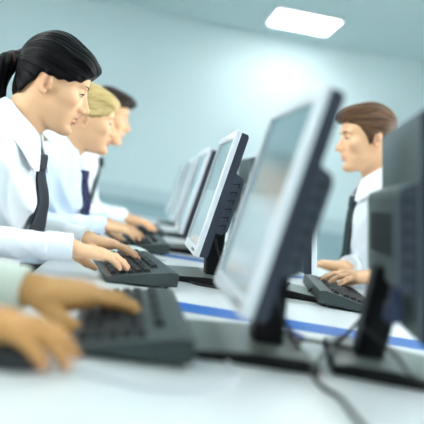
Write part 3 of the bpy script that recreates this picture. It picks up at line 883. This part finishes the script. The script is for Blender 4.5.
# ------------------------------------------------------------------ chairs (behind the sitters)
def make_chair():
    r = empty('office_chair', (0, 0, 0))
    F = Field(); F.box((0, 0, .42), (.23, .23, .035), .03); sdf_obj('seat', F, .009, M['chairfab'], r)
    F = Field(); F.box((-.245, 0, .72), (.028, .20, .16), .026, rot(0, math.radians(-8))); sdf_obj('backrest', F, .009, M['chairfab'], r)
    bm = bmesh.new(); add_tube(bm, catmull([(-.02, 0, .38), (-.20, 0, .375), (-.268, 0, .46), (-.275, 0, .66)], 6), .018); bm_obj('back_support', bm, M['chairpl'], r, True)
    bm = bmesh.new(); add_tube(bm, [V3(0, 0, .10), V3(0, 0, .25), V3(0, 0, .385)], .026, 12); bm_obj('column', bm, M['chairpl'], r, True)
    for i in range(5):
        a = 2*PI*i/5; d = V3(math.cos(a), math.sin(a), 0)
        bm = bmesh.new(); add_tube(bm, [d*.0+V3(0, 0, .11), d*.15+V3(0, 0, .095), d*.27+V3(0, 0, .065)], [.024, .02, .014]); sp = bm_obj('base_arm', bm, M['chairpl'], r, True)
        bm = bmesh.new(); t = V3(-d[1], d[0], 0); add_tube(bm, [d*.27+V3(0, 0, .028)-t*.02, d*.27+V3(0, 0, .028)+t*.02], .028, 14); bm_obj('caster', bm, M['chairpl'], sp, True)
    return r

# ------------------------------------------------------------------ the people
PALE = dict(skin=(233,184,142), blush=(226,150,126))
def left_person(y, dx, dz, **kw): pass
chairs = []
TYPE = [(.08, .26, .18), (.12, .28, .18), (.16, .30, .20), (.20, .32, .22)]
# dark haired woman
person('woman with black ponytail in white shirt and charcoal tie, typing, nearest on the left', 'person', (-.37, 1.85, 0), 0, dict(PALE,
    male=False, lips=(200,118,104), bw=.0016, h=.0025, hs=.955, hsize=.168, head=(-.258, 1.85, 1.171), hpitch=12, hyaw=6, neck=(-.325, 1.85, 1.04), chest=(-.350, 1.85, .915), hip=(-.37, 1.85, .565),
    cyaw=-9, twist=22, slv=.005, lean=3, SL=(-.335, 2.005, 1.0), SR=(-.405, 1.695, 1.0), EL=(-.345, 2.07, .787), ER=(-.39, 1.615, .786), WL=(-.125, 1.935, .808), WR=(-.138, 1.640, .806),
    handL=dict(u=(.16, .0, -.012), curl=TYPE), handR=dict(u=(.16, .055, -.012), curl=TYPE),
    hair='tied', hairm=M['hairblack'], tail=[(-.370, 1.85, 1.205), (-.385, 1.848, 1.17), (-.380, 1.843, 1.125), (-.360, 1.835, 1.092)],
    shirt=M['shirt'], tie=M['tieblack'], knot=.978, tieend=.775, tiew=.95, collar=1.1))
chairs.append((-.47, 1.85, 0))
# blond woman
person('woman with blond tied hair in pale blue shirt and navy tie, second on the left', 'person', (-.40, 2.62, 0), 0, dict(PALE,
    male=False, lips=(200,118,104), bw=.0016, h=.0034, hs=.968, hsize=.168, head=(-.218, 2.60, 1.151), hpitch=1, hyaw=4.5, neck=(-.285, 2.60, 1.03), chest=(-.295, 2.60, .905), hip=(-.34, 2.60, .565),
    cyaw=-9, twist=20, slv=.006, lean=3, SL=(-.285, 2.78, .985), SR=(-.350, 2.465, .985), EL=(-.30, 2.84, .79), ER=(-.32, 2.40, .79), WL=(-.105, 2.71, .810), WR=(-.112, 2.52, .810),
    handL=dict(u=(.16, -.02, -.012), curl=TYPE), handR=dict(u=(.16, .045, -.012), curl=TYPE),
    hair='tied', hairm=M['hairblond'], brow=M['browblond'], tail=[(-.335, 2.60, 1.185), (-.365, 2.62, 1.15), (-.36, 2.62, 1.10), (-.345, 2.62, 1.06)],
    shirt=M['shirtblue'], tie=M['tienavy'], knot=.960, tieend=.775, collar=1.0))
chairs.append((-.43, 2.62, 0))
# dark haired young man
person('young man with short dark hair in white shirt, farthest on the left', 'person', (-.40, 3.32, 0), 0, dict(PALE, skin=(230,178,136),
    male=True, lips=(206,142,120), h=.0044, hs=1.04, hsize=.185, head=(-.198, 3.30, 1.236), hpitch=5, hyaw=0, neck=(-.285, 3.32, 1.115), chest=(-.298, 3.32, .98), hip=(-.40, 3.32, .565),
    cyaw=-8, lean=8, SL=(-.275, 3.51, 1.065), SR=(-.32, 3.13, 1.065), EL=(-.22, 3.56, .81), ER=(-.24, 3.10, .81), WL=(-.06, 3.40, .812), WR=(-.06, 3.23, .812),
    handL=dict(u=(.16, -.03, -.012), curl=TYPE), handR=dict(u=(.16, .03, -.012), curl=TYPE),
    hair='short', hairm=M['hairdark'], shirt=M['shirt'], tie=M['tiedark'], knot=1.035, tieend=.80, collar=1.0))
chairs.append((-.42, 3.32, 0))
# brown haired man on the right
person('man with short brown hair in white shirt and dark tie typing on the right side', 'person', (.94, 2.50, 0), PI, dict(PALE, skin=(230,180,140),
    male=True, lips=(206,142,120), h=.0036, hs=1.012, hsize=.185, head=(.768, 2.50, 1.251), hpitch=11, hyaw=-2.5, neck=(.840, 2.50, 1.115), chest=(.862, 2.50, .965), hip=(.90, 2.50, .565),
    cyaw=-2, twist=-22, lean=3, SL=(.855, 2.31, 1.05), SR=(.862, 2.69, 1.05), EL=(.90, 2.18, .80), ER=(.88, 2.62, .80), WL=(.745, 2.12, .812), WR=(.742, 2.40, .812),
    handL=dict(u=(-.16, -.03, -.012), curl=TYPE), handR=dict(u=(-.16, -.0, -.012), curl=TYPE),
    hair='short', hairm=M['hairbrown'], shirt=M['shirt'], tie=M['tiedark'], knot=1.028, tieend=.79, collar=1.0))
chairs.append((.99, 2.50, PI))
# foreground sitter, only the hands and one cuff inside the picture
FLAT = [(.02, .22, .2), (.08, .32, .25), (.14, .36, .3), (.18, .36, .3)]
person('foreground person in pale cream sleeve with hands on keyboard and mouse at lower left', 'person', (-.52, 1.0, 0), 0, dict(PALE, skin=(200,148,88),  # skin browner than the other sitters
    male=True, lips=(206,142,120), h=.0034, hs=1.03, slv=.006, sle=.88, hsize=.196, head=(-.40, 1.0, 1.24), hpitch=8, hyaw=0, neck=(-.49, 1.0, 1.10), chest=(-.505, 1.0, .965), hip=(-.58, 1.0, .565),
    cyaw=0, lean=7, SL=(-.485, 1.19, 1.05), SR=(-.485, .81, 1.05), EL=(-.40, 1.16, .79), ER=(-.43, .80, .79), WL=(-.142, 1.100, .789), WR=(-.215, .838, .796),
    handL=dict(u=(.17, .045, .004), curl=[(.02, .28, .26), (.07, .34, .28), (.14, .38, .30), (.20, .42, .32)], n=(0, -.12, 1)), handR=dict(u=(.16, .026, -.018), curl=FLAT, splay=.36),
    hair='short', hairm=M['hairdark'], shirt=M['shirtcream'], tie=None, collar=1.0))
chairs.append((-.60, 1.0, 0))
chr0 = make_chair()
CL = ['behind the dark haired woman', 'behind the blond woman', 'behind the dark haired young man', 'behind the man on the right', 'behind the foreground sitter']
for i, ((x, y, rz), w) in enumerate(zip(chairs, CL)):
    o = chr0 if i == 0 else copy_tree(chr0)
    o.location = (x, y, 0); o.rotation_euler = (0, 0, rz); tag(o, 'dark fabric swivel office chair ' + w, 'office chair', 'office chairs at the shared desk')

# ------------------------------------------------------------------ light: sky through the added side windows
w = bpy.data.worlds.new('sky'); S.world = w; w.use_nodes = True
bg = w.node_tree.nodes['Background']; bg.inputs['Color'].default_value = (.94, .98, 1, 1); bg.inputs['Strength'].default_value = 14.5

# ------------------------------------------------------------------ camera
Mc = np.array([[.98126708, -.09943133, .16501009], [-.1619518, .03813804, .98606141], [.10433856, .99431328, -.02132052]])
cam = bpy.data.cameras.new('camera'); co = bpy.data.objects.new('camera', cam); COL.objects.link(co)
R = Matrix(((Mc[0][0], Mc[1][0], -Mc[2][0]), (Mc[0][1], Mc[1][1], -Mc[2][1]), (Mc[0][2], Mc[1][2], -Mc[2][2])))
co.matrix_world = Matrix.Translation((0, 0, .97))@R.to_4x4()
cam.sensor_width = 36; cam.lens = 730/424*36; cam.clip_start = .02
cam.dof.use_dof = True; cam.dof.focus_distance = 1.86; cam.dof.aperture_fstop = 2.1
S.camera = co
vs = S.view_settings; vs.view_transform = 'Standard'; vs.look = 'None'; vs.gamma = 1; vs.use_curve_mapping = False; vs.exposure = 0.38
